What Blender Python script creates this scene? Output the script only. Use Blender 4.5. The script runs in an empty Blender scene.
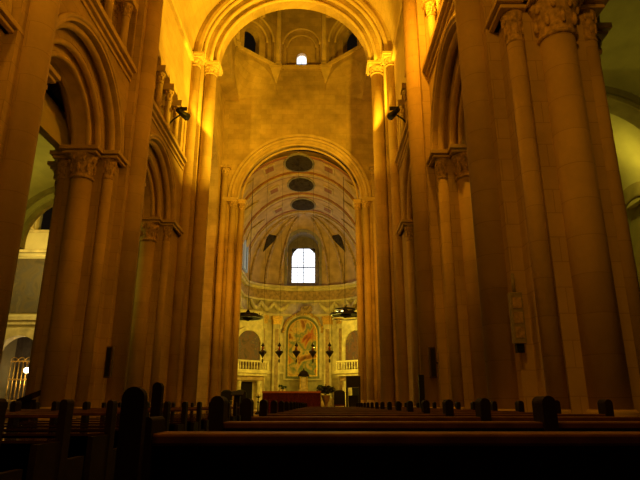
import bpy, bmesh, math, random
from math import sin, cos, pi, sqrt, atan, atan2, radians
from mathutils import Vector, Matrix
random.seed(7)
S = bpy.context.scene
COL = S.collection
CAMZ = 1.15

# ------------------------------------------------------------------ materials
def new_mat(name):
    m = bpy.data.materials.new(name); m.use_nodes = True
    nt = m.node_tree; b = nt.nodes['Principled BSDF']
    return m, nt, b

def plain(name, col, rough=.6, metal=0., spec=.4, noise=0., nscale=6., bump=0.):
    m, nt, b = new_mat(name)
    b.inputs['Base Color'].default_value = (*col, 1)
    b.inputs['Roughness'].default_value = rough
    b.inputs['Metallic'].default_value = metal
    b.inputs['Specular IOR Level'].default_value = spec
    if noise:
        g = nt.nodes.new('ShaderNodeNewGeometry')
        n = nt.nodes.new('ShaderNodeTexNoise'); n.inputs['Scale'].default_value = nscale; n.inputs['Detail'].default_value = 6
        nt.links.new(g.outputs['Position'], n.inputs['Vector'])
        r = nt.nodes.new('ShaderNodeMapRange'); r.inputs[1].default_value = .3; r.inputs[2].default_value = .7
        r.inputs[3].default_value = 1 - noise; r.inputs[4].default_value = 1 + noise
        nt.links.new(n.outputs['Fac'], r.inputs[0])
        mx = nt.nodes.new('ShaderNodeVectorMath'); mx.operation = 'SCALE'; mx.inputs[0].default_value = col
        nt.links.new(r.outputs[0], mx.inputs['Scale']); nt.links.new(mx.outputs[0], b.inputs['Base Color'])
        if bump:
            bp = nt.nodes.new('ShaderNodeBump'); bp.inputs['Strength'].default_value = bump; bp.inputs['Distance'].default_value = .03
            nt.links.new(n.outputs['Fac'], bp.inputs['Height']); nt.links.new(bp.outputs[0], b.inputs['Normal'])
    return m

def ashlar(name, c1, c2, mortar, w=.75, h=.42, msize=.012, rough=.85, stain=.25, bump=.35):
    """coursed stone blocks with patchy staining"""
    m, nt, b = new_mat(name); N = nt.nodes; L = nt.links
    g = N.new('ShaderNodeNewGeometry'); s = N.new('ShaderNodeSeparateXYZ'); L.new(g.outputs['Position'], s.inputs[0])
    a = N.new('ShaderNodeMath'); a.operation = 'ADD'; L.new(s.outputs[0], a.inputs[0]); L.new(s.outputs[1], a.inputs[1])
    c = N.new('ShaderNodeCombineXYZ'); L.new(a.outputs[0], c.inputs[0]); L.new(s.outputs[2], c.inputs[1])
    br = N.new('ShaderNodeTexBrick'); L.new(c.outputs[0], br.inputs['Vector'])
    br.inputs['Color1'].default_value = (*c1, 1); br.inputs['Color2'].default_value = (*c2, 1); br.inputs['Mortar'].default_value = (*mortar, 1)
    br.inputs['Scale'].default_value = 1; br.inputs['Brick Width'].default_value = w; br.inputs['Row Height'].default_value = h
    br.inputs['Mortar Size'].default_value = msize; br.inputs['Mortar Smooth'].default_value = .4; br.inputs['Bias'].default_value = -.1
    n = N.new('ShaderNodeTexNoise'); n.inputs['Scale'].default_value = .55; n.inputs['Detail'].default_value = 8; n.inputs['Roughness'].default_value = .65
    L.new(g.outputs['Position'], n.inputs['Vector'])
    r = N.new('ShaderNodeMapRange'); r.inputs[1].default_value = .3; r.inputs[2].default_value = .7
    r.inputs[3].default_value = 1 - stain; r.inputs[4].default_value = 1 + stain * .6
    L.new(n.outputs['Fac'], r.inputs[0])
    v = N.new('ShaderNodeVectorMath'); v.operation = 'SCALE'; L.new(br.outputs['Color'], v.inputs[0]); L.new(r.outputs[0], v.inputs['Scale'])
    L.new(v.outputs[0], b.inputs['Base Color'])
    b.inputs['Roughness'].default_value = rough; b.inputs['Specular IOR Level'].default_value = .2
    n2 = N.new('ShaderNodeTexNoise'); n2.inputs['Scale'].default_value = 9; n2.inputs['Detail'].default_value = 5
    L.new(g.outputs['Position'], n2.inputs['Vector'])
    mh = N.new('ShaderNodeMath'); mh.operation = 'MULTIPLY_ADD'; L.new(br.outputs['Fac'], mh.inputs[0]); mh.inputs[1].default_value = -.8
    L.new(n2.outputs['Fac'], mh.inputs[2])
    bp = N.new('ShaderNodeBump'); bp.inputs['Strength'].default_value = bump; bp.inputs['Distance'].default_value = .03
    L.new(mh.outputs[0], bp.inputs['Height']); L.new(bp.outputs[0], b.inputs['Normal'])
    return m

def blotchy(name, cols, scale, rough=.6, distort=1.5, spec=.5):
    """a painted surface: patches of several colours"""
    m, nt, b = new_mat(name); N = nt.nodes; L = nt.links
    g = N.new('ShaderNodeNewGeometry')
    n = N.new('ShaderNodeTexNoise'); n.inputs['Scale'].default_value = scale; n.inputs['Detail'].default_value = 4; n.inputs['Distortion'].default_value = distort
    L.new(g.outputs['Position'], n.inputs['Vector'])
    cr = N.new('ShaderNodeValToRGB'); L.new(n.outputs['Fac'], cr.inputs[0])
    e = cr.color_ramp.elements; k = len(cols)
    e[0].position = .3; e[0].color = (*cols[0], 1); e[1].position = .7; e[1].color = (*cols[-1], 1)
    for i in range(1, k - 1):
        q = e.new(.3 + .4 * i / (k - 1)); q.color = (*cols[i], 1)
    b.inputs['Specular IOR Level'].default_value = spec; L.new(cr.outputs[0], b.inputs['Base Color']); b.inputs['Roughness'].default_value = rough
    return m

def emit(name, col, power):
    m, nt, b = new_mat(name)
    b.inputs['Base Color'].default_value = (*col, 1)
    b.inputs['Emission Color'].default_value = (*col, 1); b.inputs['Emission Strength'].default_value = power
    return m

STONE = ashlar('nave_limestone', (.56, .43, .28), (.52, .40, .26), (.42, .31, .19), msize=.009, bump=.25)
STONE_D = ashlar('drum_limestone', (.60, .46, .29), (.53, .40, .25), (.46, .34, .21), w=2.4, h=.62, msize=.008, stain=.22, bump=.25)
STONE_R = ashlar('patched_limestone', (.55, .42, .25), (.46, .34, .20), (.42, .31, .18), w=.7, h=.36, msize=.01, stain=.42, bump=.3)
STONE_P = plain('smooth_limestone', (.60, .47, .30), .8, noise=.16, nscale=2.2, bump=.2)
CARVE = plain('carved_limestone', (.50, .37, .23), .9, noise=.4, nscale=11, bump=1.)
DARKST = plain('shaded_grey_stone', (.20, .17, .15), .9, noise=.25, nscale=3)  # dark grey stone, also the shade colour of the chapel walls
PLASTER = plain('aisle_plaster', (.62, .58, .38), .9, noise=.12, nscale=1.3)
PLASTER_R = plain('aisle_rib_stone', (.36, .30, .18), .9, noise=.2, nscale=2)
MARBLE = plain('pale_choir_marble', (.58, .52, .33), .5, noise=.3, nscale=2.2)
MARBLE_D = plain('veined_rose_marble', (.36, .25, .13), .45, noise=.4, nscale=4)
GILT = plain('gilded_wood', (.62, .42, .12), .35, metal=.7, noise=.3, nscale=9)
FRAMEM = plain('dark_green_marble_frame', (.13, .15, .09), .4, noise=.25, nscale=5)
VAULTC = plain('painted_vault_plaster', (.44, .31, .20), .85, noise=.25, nscale=1.6)
VAULTC2 = plain('vault_pale_border', (.44, .34, .22), .85, noise=.2, nscale=3)
VAULTR = plain('vault_red_band', (.26, .11, .06), .85, noise=.25, nscale=3)
VAULTG = plain('vault_grey_band', (.22, .20, .19), .85, noise=.25, nscale=3)
VPAINT = blotchy('vault_oval_painting', [(.012, .012, .02), (.035, .025, .02), (.05, .045, .05), (.02, .012, .01)], 1.7, .95, 1.5, .05)
ALTARP = blotchy('altar_painting_oil', [(.12, .07, .03), (.45, .12, .05), (.50, .34, .08), (.14, .20, .12), (.60, .42, .14), (.30, .12, .04), (.09, .06, .03)], .75, .7, .5, .2)
DARKP = blotchy('dark_old_painting', [(.05, .04, .03), (.10, .075, .04), (.07, .06, .06), (.14, .11, .06)], .9)
SIDEP = blotchy('tribune_painting', [(.05, .03, .04), (.14, .06, .05), (.07, .05, .09), (.2, .12, .05)], 1.6)
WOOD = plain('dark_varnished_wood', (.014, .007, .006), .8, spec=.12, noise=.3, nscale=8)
WOODT = plain('reddish_pew_rail', (.085, .034, .026), .7, spec=.2, noise=.3, nscale=10)  # redder and paler than the rest of the pew wood
WOODG = plain('polished_book_ledge', (.04, .02, .014), .07, spec=.7)
BLACK = plain('black_metal', (.012, .012, .014), .5, metal=.3)
IRON = plain('dark_iron', (.03, .028, .026), .55, metal=.6)
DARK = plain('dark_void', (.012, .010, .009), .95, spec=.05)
CLOTH = blotchy('red_altar_cloth', [(.055, .010, .008), (.09, .017, .012), (.05, .009, .008), (.12, .04, .016)], 5, .9, 1.5, .1)
CLOTHT = plain('gold_cloth_edge', (.36, .11, .03), .7)
LEAF = plain('dark_foliage', (.022, .035, .018), .7, noise=.4, nscale=12)
FLOORM = ashlar('nave_paving', (.16, .13, .10), (.13, .10, .08), (.06, .05, .04), w=.8, h=.8, msize=.012, rough=.35, bump=.05)
GREYP = plain('grey_painted_metal', (.30, .27, .22), .6, noise=.2, nscale=15)
SPK = plain('brown_painted_case', (.10, .065, .04), .8, spec=.1, noise=.3, nscale=14)
REDVEL = plain('dark_red_velvet', (.10, .02, .02), .8)
WIN = emit('daylit_glass', (.80, .88, 1.), 2.1)
WINS = emit('small_daylit_pane', (.86, .93, .95), 1.6)
WINB = emit('dim_blue_glass', (.30, .40, .50), .16)
BULB = emit('warm_bulb', (1., .72, .32), 22.)
BULBG = emit('chandelier_bulb', (1., .85, .35), 7.)
REDG = plain('lamp_red_glass', (.25, .06, .02), .25)

# ------------------------------------------------------------------ mesh helpers
class MB:
    def __init__(s): s.v = []; s.f = []; s.sm = []
    def add(s, v, f, smooth=False):
        o = len(s.v); s.v += [tuple(p) for p in v]
        s.f += [tuple(i + o for i in q) for q in f]; s.sm += [smooth] * len(f)
        return s
    def box(s, x0, x1, y0, y1, z0, z1):
        return s.add([(x, y, z) for z in (z0, z1) for x, y in ((x0, y0), (x1, y0), (x1, y1), (x0, y1))],
              [(3, 2, 1, 0), (4, 5, 6, 7), (0, 1, 5, 4), (1, 2, 6, 5), (2, 3, 7, 6), (3, 0, 4, 7)])
    def fbox(s, f, u0, u1, z0, z1, d0, d1):
        P = [(u, z, d) for z in (z0, z1) for u, d in ((u0, d0), (u1, d0), (u1, d1), (u0, d1))]
        return s.add([f(*p) for p in P], [(3, 2, 1, 0), (4, 5, 6, 7), (0, 1, 5, 4), (1, 2, 6, 5), (2, 3, 7, 6), (3, 0, 4, 7)])
    def prism(s, poly, z0, z1):
        n = len(poly)
        return s.add([(x, y, z0) for x, y in poly] + [(x, y, z1) for x, y in poly],
              [tuple(range(n))[::-1], tuple(range(n, 2 * n))] + [(i, (i + 1) % n, n + (i + 1) % n, n + i) for i in range(n)])
    def lathe(s, cx, cy, prof, seg=20, sx=1., sy=1.):
        n = len(prof); V = []
        for r, z in prof:
            for k in range(seg):
                a = 2 * pi * k / seg; V.append((cx + r * sx * cos(a), cy + r * sy * sin(a), z))
        F = [(i * seg + k, i * seg + (k + 1) % seg, (i + 1) * seg + (k + 1) % seg, (i + 1) * seg + k) for i in range(n - 1) for k in range(seg)]
        s.add(V, F, True)
        o = len(s.v) - n * seg
        s.f += [tuple(o + k for k in range(seg))[::-1], tuple(o + (n - 1) * seg + k for k in range(seg))]; s.sm += [False, False]
        return s
    def ring(s, f, uc, zs, r0, r1, d0, d1, seg=28, a0=0., a1=pi, stilt=1.):
        """solid arched band (half annulus)"""
        V = []; F = []
        for k in range(seg + 1):
            a = a0 + (a1 - a0) * k / seg
            for r, d in ((r0, d0), (r1, d0), (r1, d1), (r0, d1)):
                V.append(f(uc + r * cos(a), zs + r * sin(a) * stilt, d))
        for k in range(seg):
            for j in range(4):
                F.append((k * 4 + j, k * 4 + (j + 1) % 4, k * 4 + 4 + (j + 1) % 4, k * 4 + 4 + j))
        F += [(0, 1, 2, 3), tuple(seg * 4 + j for j in (3, 2, 1, 0))]
        return s.add(V, F)
    def roll(s, f, uc, zs, R, d, r, seg=28, n=8, a0=0., a1=pi):
        """round moulding following an arch"""
        pts = []
        V = []
        for k in range(seg + 1):
            a = a0 + (a1 - a0) * k / seg
            for j in range(n):
                b = 2 * pi * j / n
                rr = R + r * cos(b)
                V.append(f(uc + rr * cos(a), zs + rr * sin(a), d + r * sin(b)))
        F = [(k * n + j, k * n + (j + 1) % n, (k + 1) * n + (j + 1) % n, (k + 1) * n + j) for k in range(seg) for j in range(n)]
        F += [tuple(range(n)), tuple(seg * n + j for j in range(n))[::-1]]
        return s.add(V, F, True)
    def panel(s, f, u0, u1, z0, z1, uc, zs, r, d0, d1, seg=24):
        """wall with a round-headed opening of radius r springing at zs"""
        pts = [(uc - r, z0)] if z0 < zs - 1e-6 else []
        arc = [(uc + r * cos(pi - pi * k / seg), zs + r * sin(pi * k / seg)) for k in range(seg + 1)]
        top = [(u0 if k < seg * .25 else (u1 if k > seg * .75 else uc + (u1 - u0) * (k / seg - .25) / .5 + (u0 - uc)),
                zs + (z1 - zs) * min(1, k / seg / .25) if k <= seg * .25 else (zs + (z1 - zs) * min(1, (1 - k / seg) / .25) if k >= seg * .75 else z1)) for k in range(seg + 1)]
        for d, flip in ((d0, 0), (d1, 1)):
            V = [f(u, z, d) for u, z in arc] + [f(u, z, d) for u, z in top]; n = seg + 1
            s.add(V, [(k, k + 1, n + k + 1, n + k) for k in range(seg)])
        V = [f(u, z, d0) for u, z in arc] + [f(u, z, d1) for u, z in arc]
        s.add(V, [(k, k + 1, seg + 1 + k + 1, seg + 1 + k) for k in range(seg)], True)
        if z0 < zs - 1e-6:
            s.fbox(f, u0, uc - r, z0, zs, d0, d1); s.fbox(f, uc + r, u1, z0, zs, d0, d1)
        return s
    def tube(s, pts, r, n=8, cap=True):
        pts = [Vector(p) for p in pts]; V = []
        m = len(pts)
        for i, p in enumerate(pts):
            t = (pts[min(i + 1, m - 1)] - pts[max(i - 1, 0)]).normalized()
            up = Vector((0, 0, 1)) if abs(t.z) < .9 else Vector((1, 0, 0))
            a = t.cross(up).normalized(); b = t.cross(a).normalized()
            rr = r[i] if isinstance(r, (list, tuple)) else r
            for k in range(n):
                q = 2 * pi * k / n; V.append(p + a * rr * cos(q) + b * rr * sin(q))
        F = [(i * n + k, i * n + (k + 1) % n, (i + 1) * n + (k + 1) % n, (i + 1) * n + k) for i in range(m - 1) for k in range(n)]
        s.add(V, F, True)
        if cap:
            o = len(s.v) - m * n
            s.f += [tuple(o + k for k in range(n))[::-1], tuple(o + (m - 1) * n + k for k in range(n))]; s.sm += [False, False]
        return s
    def blob(s, c, rx, ry, rz, seg=10, rings=6, jit=0.):
        V = [(c[0], c[1], c[2] - rz)]
        for i in range(1, rings):
            t = pi * i / rings
            for k in range(seg):
                q = 1 + random.uniform(-jit, jit)
                V.append((c[0] + rx * q * sin(t) * cos(2 * pi * k / seg), c[1] + ry * q * sin(t) * sin(2 * pi * k / seg), c[2] - rz * q * cos(t)))
        V.append((c[0], c[1], c[2] + rz)); N = len(V) - 1
        F = [(0, 1 + (k + 1) % seg, 1 + k) for k in range(seg)]
        for i in range(rings - 2):
            o = 1 + i * seg
            F += [(o + k, o + (k + 1) % seg, o + seg + (k + 1) % seg, o + seg + k) for k in range(seg)]
        o = 1 + (rings - 2) * seg
        F += [(o + k, o + (k + 1) % seg, N) for k in range(seg)]
        return s.add(V, F, True)
    def build(s, name, mat, parent=None, bevel=0.):
        me = bpy.data.meshes.new(name)
        off = parent.location if parent is not None and parent.parent is None else Vector((0, 0, 0))
        base = parent_world(parent)
        me.from_pydata([(p[0] - base.x, p[1] - base.y, p[2] - base.z) for p in s.v], [], s.f)
        for p, q in zip(me.polygons, s.sm): p.use_smooth = q
        bm = bmesh.new(); bm.from_mesh(me); bmesh.ops.recalc_face_normals(bm, faces=bm.faces); bm.to_mesh(me); bm.free()
        me.materials.append(mat)
        o = bpy.data.objects.new(name, me); COL.objects.link(o)
        if parent is not None: o.parent = parent
        if bevel:
            b = o.modifiers.new('bevel', 'BEVEL'); b.width = bevel; b.segments = 2; b.limit_method = 'ANGLE'
        return o

def parent_world(p):
    v = Vector((0, 0, 0))
    while p is not None:
        v += p.location; p = p.parent
    return v
def tag(o, label, cat, group=None, kind=None):
    o['label'] = label; o['category'] = cat
    if group: o['group'] = group
    if kind: o['kind'] = kind
    return o
def thing(name, label, cat, loc=(0, 0, 0), group=None):
    o = bpy.data.objects.new(name, None); COL.objects.link(o); o.location = loc; o.empty_display_size = .2
    return tag(o, label, cat, group)
def struct(name, mb, mat, label=None):
    o = mb.build(name, mat); o['kind'] = 'structure'
    if label: o['label'] = label
    return o
def copy_tree(o, parent=None, dx=(0, 0, 0)):
    c = o.copy(); COL.objects.link(c)
    if parent is not None: c.parent = parent
    else: c.location = o.location + Vector(dx)
    for ch in list(o.children): copy_tree(ch, c)
    return c
SIDE = {-1: 'left', 1: 'right'}

# ------------------------------------------------------------------ key dimensions
HW = 4.9            # nave half width to the wall face
ZS = 8.40           # arcade springing
ZT = 11.45          # string course under the triforium
ZV = 17.45          # vault springing
YX0, YX1 = 22.9, 24.4   # crossing arch wall
YC = 32.0           # chancel arch wall
PIERS = [3.3, 9.7, 16.1]
BAYS = [6.5, 12.9, 19.3]
AW = 13.2           # aisle outer wall
def fx(y0): return lambda u, z, d: (u, y0 + d, z)                  # walls facing the camera
def fs(s, x0=HW): return lambda u, z, d: (s * (x0 + d), u, z)      # side walls

# ------------------------------------------------------------------ floor
struct('floor', MB().box(-19, 19, -1.5, 52, -.3, 0), FLOORM)
struct('trim_1', MB().box(-5.6, 5.6, 28.3, 33.2, 0, .35).box(-5.2, 5.2, 28.8, 33.2, .35, .62).box(-6, 6, 33.2, 48, 0, .75), MARBLE_D, 'raised marble steps of the sanctuary')

# ------------------------------------------------------------------ nave side walls
for s in (-1, 1):
    f = fs(s); w = MB()
    for c in BAYS:
        w.panel(f, c - 3.2, c + 3.2, ZS, ZT, c, ZS, 2.42, 0, 1.6)
    # triforium wall with small arches
    for c in BAYS:
        for k in range(5):
            u = c - 3.2 + 1.28 * (k + .5)
            w.panel(f, u - .64, u + .64, 13.78, 15.3, u, 13.78, .47, 0, .85, seg=16)
    w.fbox(f, 3.3, 22.5, 15.3, ZV + .1, 0, .85)
    w.fbox(f, 3.3, 22.5, ZT, ZT + .25, 0, 3.2)          # gallery floor
    w.fbox(f, 3.3, 22.5, ZT, 16.5, 3.0, 3.3)            # gallery back wall
    w.fbox(f, 3.3, 22.5, 16.3, 16.5, .8, 3.2)
    struct('wall_' + SIDE[s], w, STONE)
    # string courses
    t = MB()
    t.fbox(f, 3.3, 22.6, ZT - .02, ZT + .10, -.10, .02); t.fbox(f, 3.3, 22.6, ZT + .14, ZT + .30, -.20, .02)
    t.fbox(f, 3.3, 22.6, ZT - .22, ZT - .12, -.05, .02)
    t.fbox(f, 3.3, 22.6, 16.95, 17.2, -.16, .02)
    struct('trim_%d' % (2 if s < 0 else 3), t, STONE_P, 'moulded string course along the nave wall')
    # aisle: vault, outer wall
    a = MB(); c = (6.5 + AW) / 2; R = (AW - 6.5) / 2
    a.ring(lambda u, z, d: (s * u, d, z), c, ZS, R, R + .25, 0, YX1, seg=24, stilt=.85)
    struct('ceiling', a, PLASTER, 'plastered vault of the %s aisle' % SIDE[s])
    o = MB(); fo = fs(s, AW)
    for cc in BAYS:
        o.panel(fo, cc - 3.2, cc + 3.2, 0, ZS + 3.2, cc, 6.9, 1.75, 0, .5)
        o.fbox(fo, cc - 3.2, cc + 3.2, 0, ZS + 3.2, .5, .8)
    o.fbox(fo, 22.5, 24.4, 0, ZS + 3.2, 0, .5)
    struct('wall_%s_aisle' % SIDE[s], o, PLASTER)
    for i, y in enumerate(PIERS[1:]):
        t = thing('aisle_arch', '%s stone rib arch across the %s aisle, at the %s pier' % ('plain', SIDE[s], ('nearer', 'farther')[i]), 'arch', (s * c, y, ZS), 'ribs across the aisles')
        MB().ring(lambda u, z, d: (s * u, y + d, z), c, ZS, R - .45, R + .02, -.4, .4, stilt=.85).build('rib', PLASTER_R, t)
        MB().roll(lambda u, z, d: (s * u, y + d, ZS + (z - ZS) * .85), c, ZS, R - .42, -.4, .09).build('roll_moulding', PLASTER_R, t)
        q = MB().fbox(fo, y - .45, y + .45, 0, ZS - .4, -.45, .02).fbox(fo, y - .6, y + .6, ZS - .4, ZS, -.6, .02)
        q.build('wall_pilaster', PLASTER_R, t)
        # hood rib round the wall recess beyond the pier
    for i, cc in enumerate(BAYS[1:]):
        t = thing('blind_arch', 'ribbed blind arch on the %s aisle wall in the %s bay' % (SIDE[s], ('nearer', 'farther')[i]), 'arch', (s * AW, cc, 6.9), 'blind arches on the aisle walls')
        MB().ring(fo, cc, 6.9, 1.75, 2.2, -.12, .02).build('hood', PLASTER_R, t)
        MB().roll(fo, cc, 6.9, 1.75, -.02, .1).build('roll_moulding', PLASTER_R, t)

    t = thing('aisle_end_arch', 'stepped rib arch where the %s aisle opens into the transept' % SIDE[s], 'arch', (s * c, YX1, ZS), 'end arches of the aisles')
    for nm, r0, r1, d0, mt in (('stone_order', R - .26, R + .02, -.5, PLASTER_R), ('plaster_order', R - .5, R - .25, -.35, PLASTER), ('inner_stone_order', R - .74, R - .49, -.2, PLASTER_R)):
        MB().ring(lambda u, z, d: (s * u, YX1 + d, z), c, ZS, r0, r1, d0 - .05, .0, stilt=.85).build(nm, mt, t)
    MB().fbox(fs(s, AW), YX1 - .6, YX1, ZS - .35, ZS, -.74, .02).fbox(fs(s, AW), YX1 - .5, YX1, ZS - .7, ZS - .35, -.4, .02).build('corbel', PLASTER_R, t)

# nave vault
def fv(u, z, d): return (u, d, z)
struct('ceiling', MB().ring(fv, 0, ZV, HW, HW + .4, 0, YX0 + .1, seg=40), STONE, 'barrel vault over the nave')
for i, y in enumerate(PIERS[1:]):
    t = thing('transverse_arch', 'broad stone arch under the nave vault over the %s pair of piers' % ('nearer', 'farther')[i], 'arch', (0, y, ZV), 'transverse arches of the nave')
    MB().ring(fx(y), 0, ZV, HW - .42, HW + .02, -.42, .42, seg=40).build('voussoir_band', STONE, t)

# ------------------------------------------------------------------ arcade arches
for s in (-1, 1):
    f = fs(s)
    for i, c in enumerate(BAYS):
        if i == 0 : pass
        t = thing('arcade_arch', '%s stepped stone arch of the %s nave arcade' % (('nearest, mostly hidden', 'tall middle', 'farthest, next to the crossing')[i], SIDE[s]),
                  'arch', (s * 5.7, c, ZS), 'stepped arches of the nave arcade')
        MB().ring(f, c, ZS, 2.42, 2.60, -.07, .02).roll(f, c, ZS, 2.56, -.06, .065).build('hood_mould', STONE_P, t)
        MB().ring(f, c, ZS, 2.02, 2.43, .36, 1.24).build('outer_order', STONE, t)
        m = MB().roll(f, c, ZS, 2.34, .17, .10).roll(f, c, ZS, 2.34, 1.43, .10); m.build('outer_roll', STONE_P, t)
        MB().ring(f, c, ZS, 1.60, 2.03, .60, 1.0).build('inner_order', STONE_P, t)
        m = MB().roll(f, c, ZS, 1.96, .44, .09).roll(f, c, ZS, 1.96, 1.16, .09); m.build('middle_roll', STONE_P, t)
        m = MB().roll(f, c, ZS, 1.64, .60, .08).roll(f, c, ZS, 1.64, 1.0, .08); m.build('inner_roll', STONE_P, t)

# ------------------------------------------------------------------ capitals / columns
def shaft(mb, x, y, r, z0, z1): mb.lathe(x, y, [(r, z0), (r, z1)], 22)
def base(mb, x, y, r, z0, z1):
    h = z1 - z0
    mb.lathe(x, y, [(r * 1.28, z0), (r * 1.3, z0 + .25 * h), (r * 1.22, z0 + .4 * h), (r * 1.06, z0 + .55 * h), (r * 1.1, z0 + .75 * h), (r * 1.12, z0 + .9 * h), (r * 1.01, z1)], 22)
def capital(mb, x, y, r, z0, z1, seg=20):
    """carved bell with a neck ring and leafy bulges"""
    h = z1 - z0
    mb.lathe(x, y, [(r, z0 - .02), (r * 1.14, z0), (r * 1.14, z0 + .07 * h), (r * 1.0, z0 + .12 * h), (r * 1.05, z0 + .45 * h), (r * 1.22, z0 + .75 * h), (r * 1.48, z1)], seg)
    for k in range(8):
        a = 2 * pi * k / 8
        mb.blob((x + r * 1.12 * cos(a), y + r * 1.12 * sin(a), z0 + .42 * h), r * .16, r * .16, h * .2, 8, 5)
        a += pi / 8
        mb.blob((x + r * 1.26 * cos(a), y + r * 1.26 * sin(a), z0 + .78 * h), r * .17, r * .17, h * .13, 8, 5)

def make_pier(s, y0, lab, grp='clustered piers of the nave', full=True):
    X = lambda x: s * x
    t = thing('clustered_pier', lab, 'pier', (X(5.7), y0, 0), grp)
    def bx(mb, xa, xb, ya, yb, z0, z1): mb.box(min(X(xa), X(xb)), max(X(xa), X(xb)), y0 + ya, y0 + yb, z0, z1)
    p = MB()
    bx(p, 4.05, 5.2, -.72, .72, 0, .55); bx(p, 4.65, 6.9, -1.25, 1.25, 0, .55); bx(p, 5.1, 6.3, -1.75, 1.75, 0, .55); bx(p, 6.2, 7.3, -.6, .6, 0, .55)
    bx(p, 4.12, 5.2, -.65, .65, .55, .80); bx(p, 4.72, 6.8, -1.18, 1.18, .55, .80); bx(p, 5.16, 6.24, -1.68, 1.68, .55, .80); bx(p, 6.2, 7.2, -.55, .55, .55, .8)
    p.build('plinth', STONE_P, t, bevel=.02)
    c = MB()
    bx(c, 4.9, 6.5, -.85, .85, .8, ZS); bx(c, 5.15, 6.25, -1.12, 1.12, .8, ZS - .05)
    c.build('core', STONE, t)
    if full:
     pl = MB(); bx(pl, 4.66, 4.95, -.52, .52, .8, ZV); pl.build('wall_pilaster', STONE, t)
     m = MB(); shaft(m, X(4.56), y0, .31, 1.05, ZV - .6); m.build('nave_shaft', STONE_D, t)
     m = MB(); base(m, X(4.56), y0, .31, .8, 1.07); m.build('shaft_base', STONE_P, t)
     m = MB(); capital(m, X(4.56), y0, .31, ZV - .6, ZV - .1); m.box(X(4.56) - .5, X(4.56) + .5, y0 - .5, y0 + .5, ZV - .12, ZV + .05); m.build('shaft_capital', CARVE, t)
    cz = ZS - .92
    for yy in ((-1, 1) if full else (-1,)):
        m = MB(); shaft(m, X(5.7), y0 + yy * 1.2, .30, 1.05, cz); m.build('half_column', STONE_D, t)
        m = MB(); base(m, X(5.7), y0 + yy * 1.2, .32, .8, 1.07); m.build('column_base', STONE_P, t)
        m = MB(); capital(m, X(5.7), y0 + yy * 1.2, .31, cz, ZS - .2); m.build('leaf_capital', CARVE, t)
        for xx in (5.02, 6.38):
            m = MB(); shaft(m, X(xx), y0 + yy * .98, .155, 1.05, cz + .1); m.build('corner_shaft', STONE_D, t)
            m = MB(); base(m, X(xx), y0 + yy * .98, .155, .8, 1.07); m.build('corner_base', STONE_P, t)
            m = MB(); capital(m, X(xx), y0 + yy * .98, .15, cz + .1, ZS - .2, 14); m.build('corner_capital', CARVE, t)
    m = MB(); shaft(m, X(6.72), y0, .3, 1.05, cz); m.build('aisle_half_column', STONE_D, t)
    m = MB(); capital(m, X(6.72), y0, .3, cz, ZS - .2); m.build('aisle_capital', CARVE, t)
    a = MB()
    for e, z0, z1 in ((.0, ZS - .20, ZS - .12), (.07, ZS - .10, ZS + .02)):
        bx(a, 4.80 - e, 6.55 + e, -.90 - e, .90 + e, z0, z1)
        bx(a, 4.72 - e, 5.34 + e, -1.24 - e, 1.24 + e, z0, z1); bx(a, 6.1 - e, 6.66 + e, -1.24 - e, 1.24 + e, z0, z1)
        bx(a, 5.2 - e, 6.2 + e, -1.60 - e, 1.60 + e, z0, z1); bx(a, 6.4, 7.1 + e, -.48 - e, .48 + e, z0, z1)
    a.build('abacus', STONE_P, t, bevel=.012)
    return t
for s in (-1, 1):
    make_pier(s, 9.7, 'nearest clustered stone pier on the %s, rising out of the top of the view' % SIDE[s])
    make_pier(s, 16.1, 'second clustered stone pier on the %s of the nave, between the two arcade arches' % SIDE[s])
    make_pier(s, 22.5, 'clustered pier against the %s crossing pier, under the last arcade arch' % SIDE[s], full=False)
    make_pier(s, 3.3, 'clustered stone pier on the %s just outside the view' % SIDE[s])

# ------------------------------------------------------------------ triforium columns
ordn = ['first', 'second', 'third', 'fourth', 'fifth', 'sixth', 'seventh', 'eighth', 'ninth', 'tenth', 'eleventh', 'twelfth']
proto = None
for s in (-1, 1):
    n = 0
    for c in BAYS[::-1]:
        for k in range(4, 0, -1):
            u = c - 3.2 + 1.28 * k
            if u < 9: continue
            x = s * (HW + .26)
            lab = 'twin stone columns of the %s gallery, %s pair counted from the crossing' % (SIDE[s], ordn[n]); n += 1
            if proto is None:
                t = thing('triforium_column', lab, 'column', (x, u, ZT + .25), 'twin columns of the upper galleries')
                z0 = ZT + .25
                MB().box(x - .36, x + .36, u - .17, u + .17, z0, z0 + .16).build('plinth', STONE_P, t)
                for dx in (-.21, .21):
                    m = MB(); base(m, x + dx, u, .13, z0 + .16, z0 + .32); m.build('base', STONE_P, t)
                    m = MB(); shaft(m, x + dx, u, .125, z0 + .3, 13.15); m.build('shaft', STONE_P, t)
                    m = MB(); capital(m, x + dx, u, .135, 13.15, 13.62, 14); m.build('capital', CARVE, t)
                MB().box(x - .46, x + .46, u - .24, u + .24, 13.6, 13.85).build('impost', STONE_P, t)
                proto = t
            else:
                t = copy_tree(proto); t.location = (x, u, ZT + .25); t['label'] = lab
    for i, y in enumerate((9.7, 16.1)):
        f = fs(s)
        struct('wall_%s' % SIDE[s], MB().fbox(f, y - .62, y + .62, ZT + .2, 15.3, -.012, .86), STONE, 'wall between two gallery bays')
    struct('wall_%s' % SIDE[s], MB().fbox(fs(s), 22.5, 22.95, ZS, ZV, 0, 1.6), STONE, 'wall between the last bay and the crossing')

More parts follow.
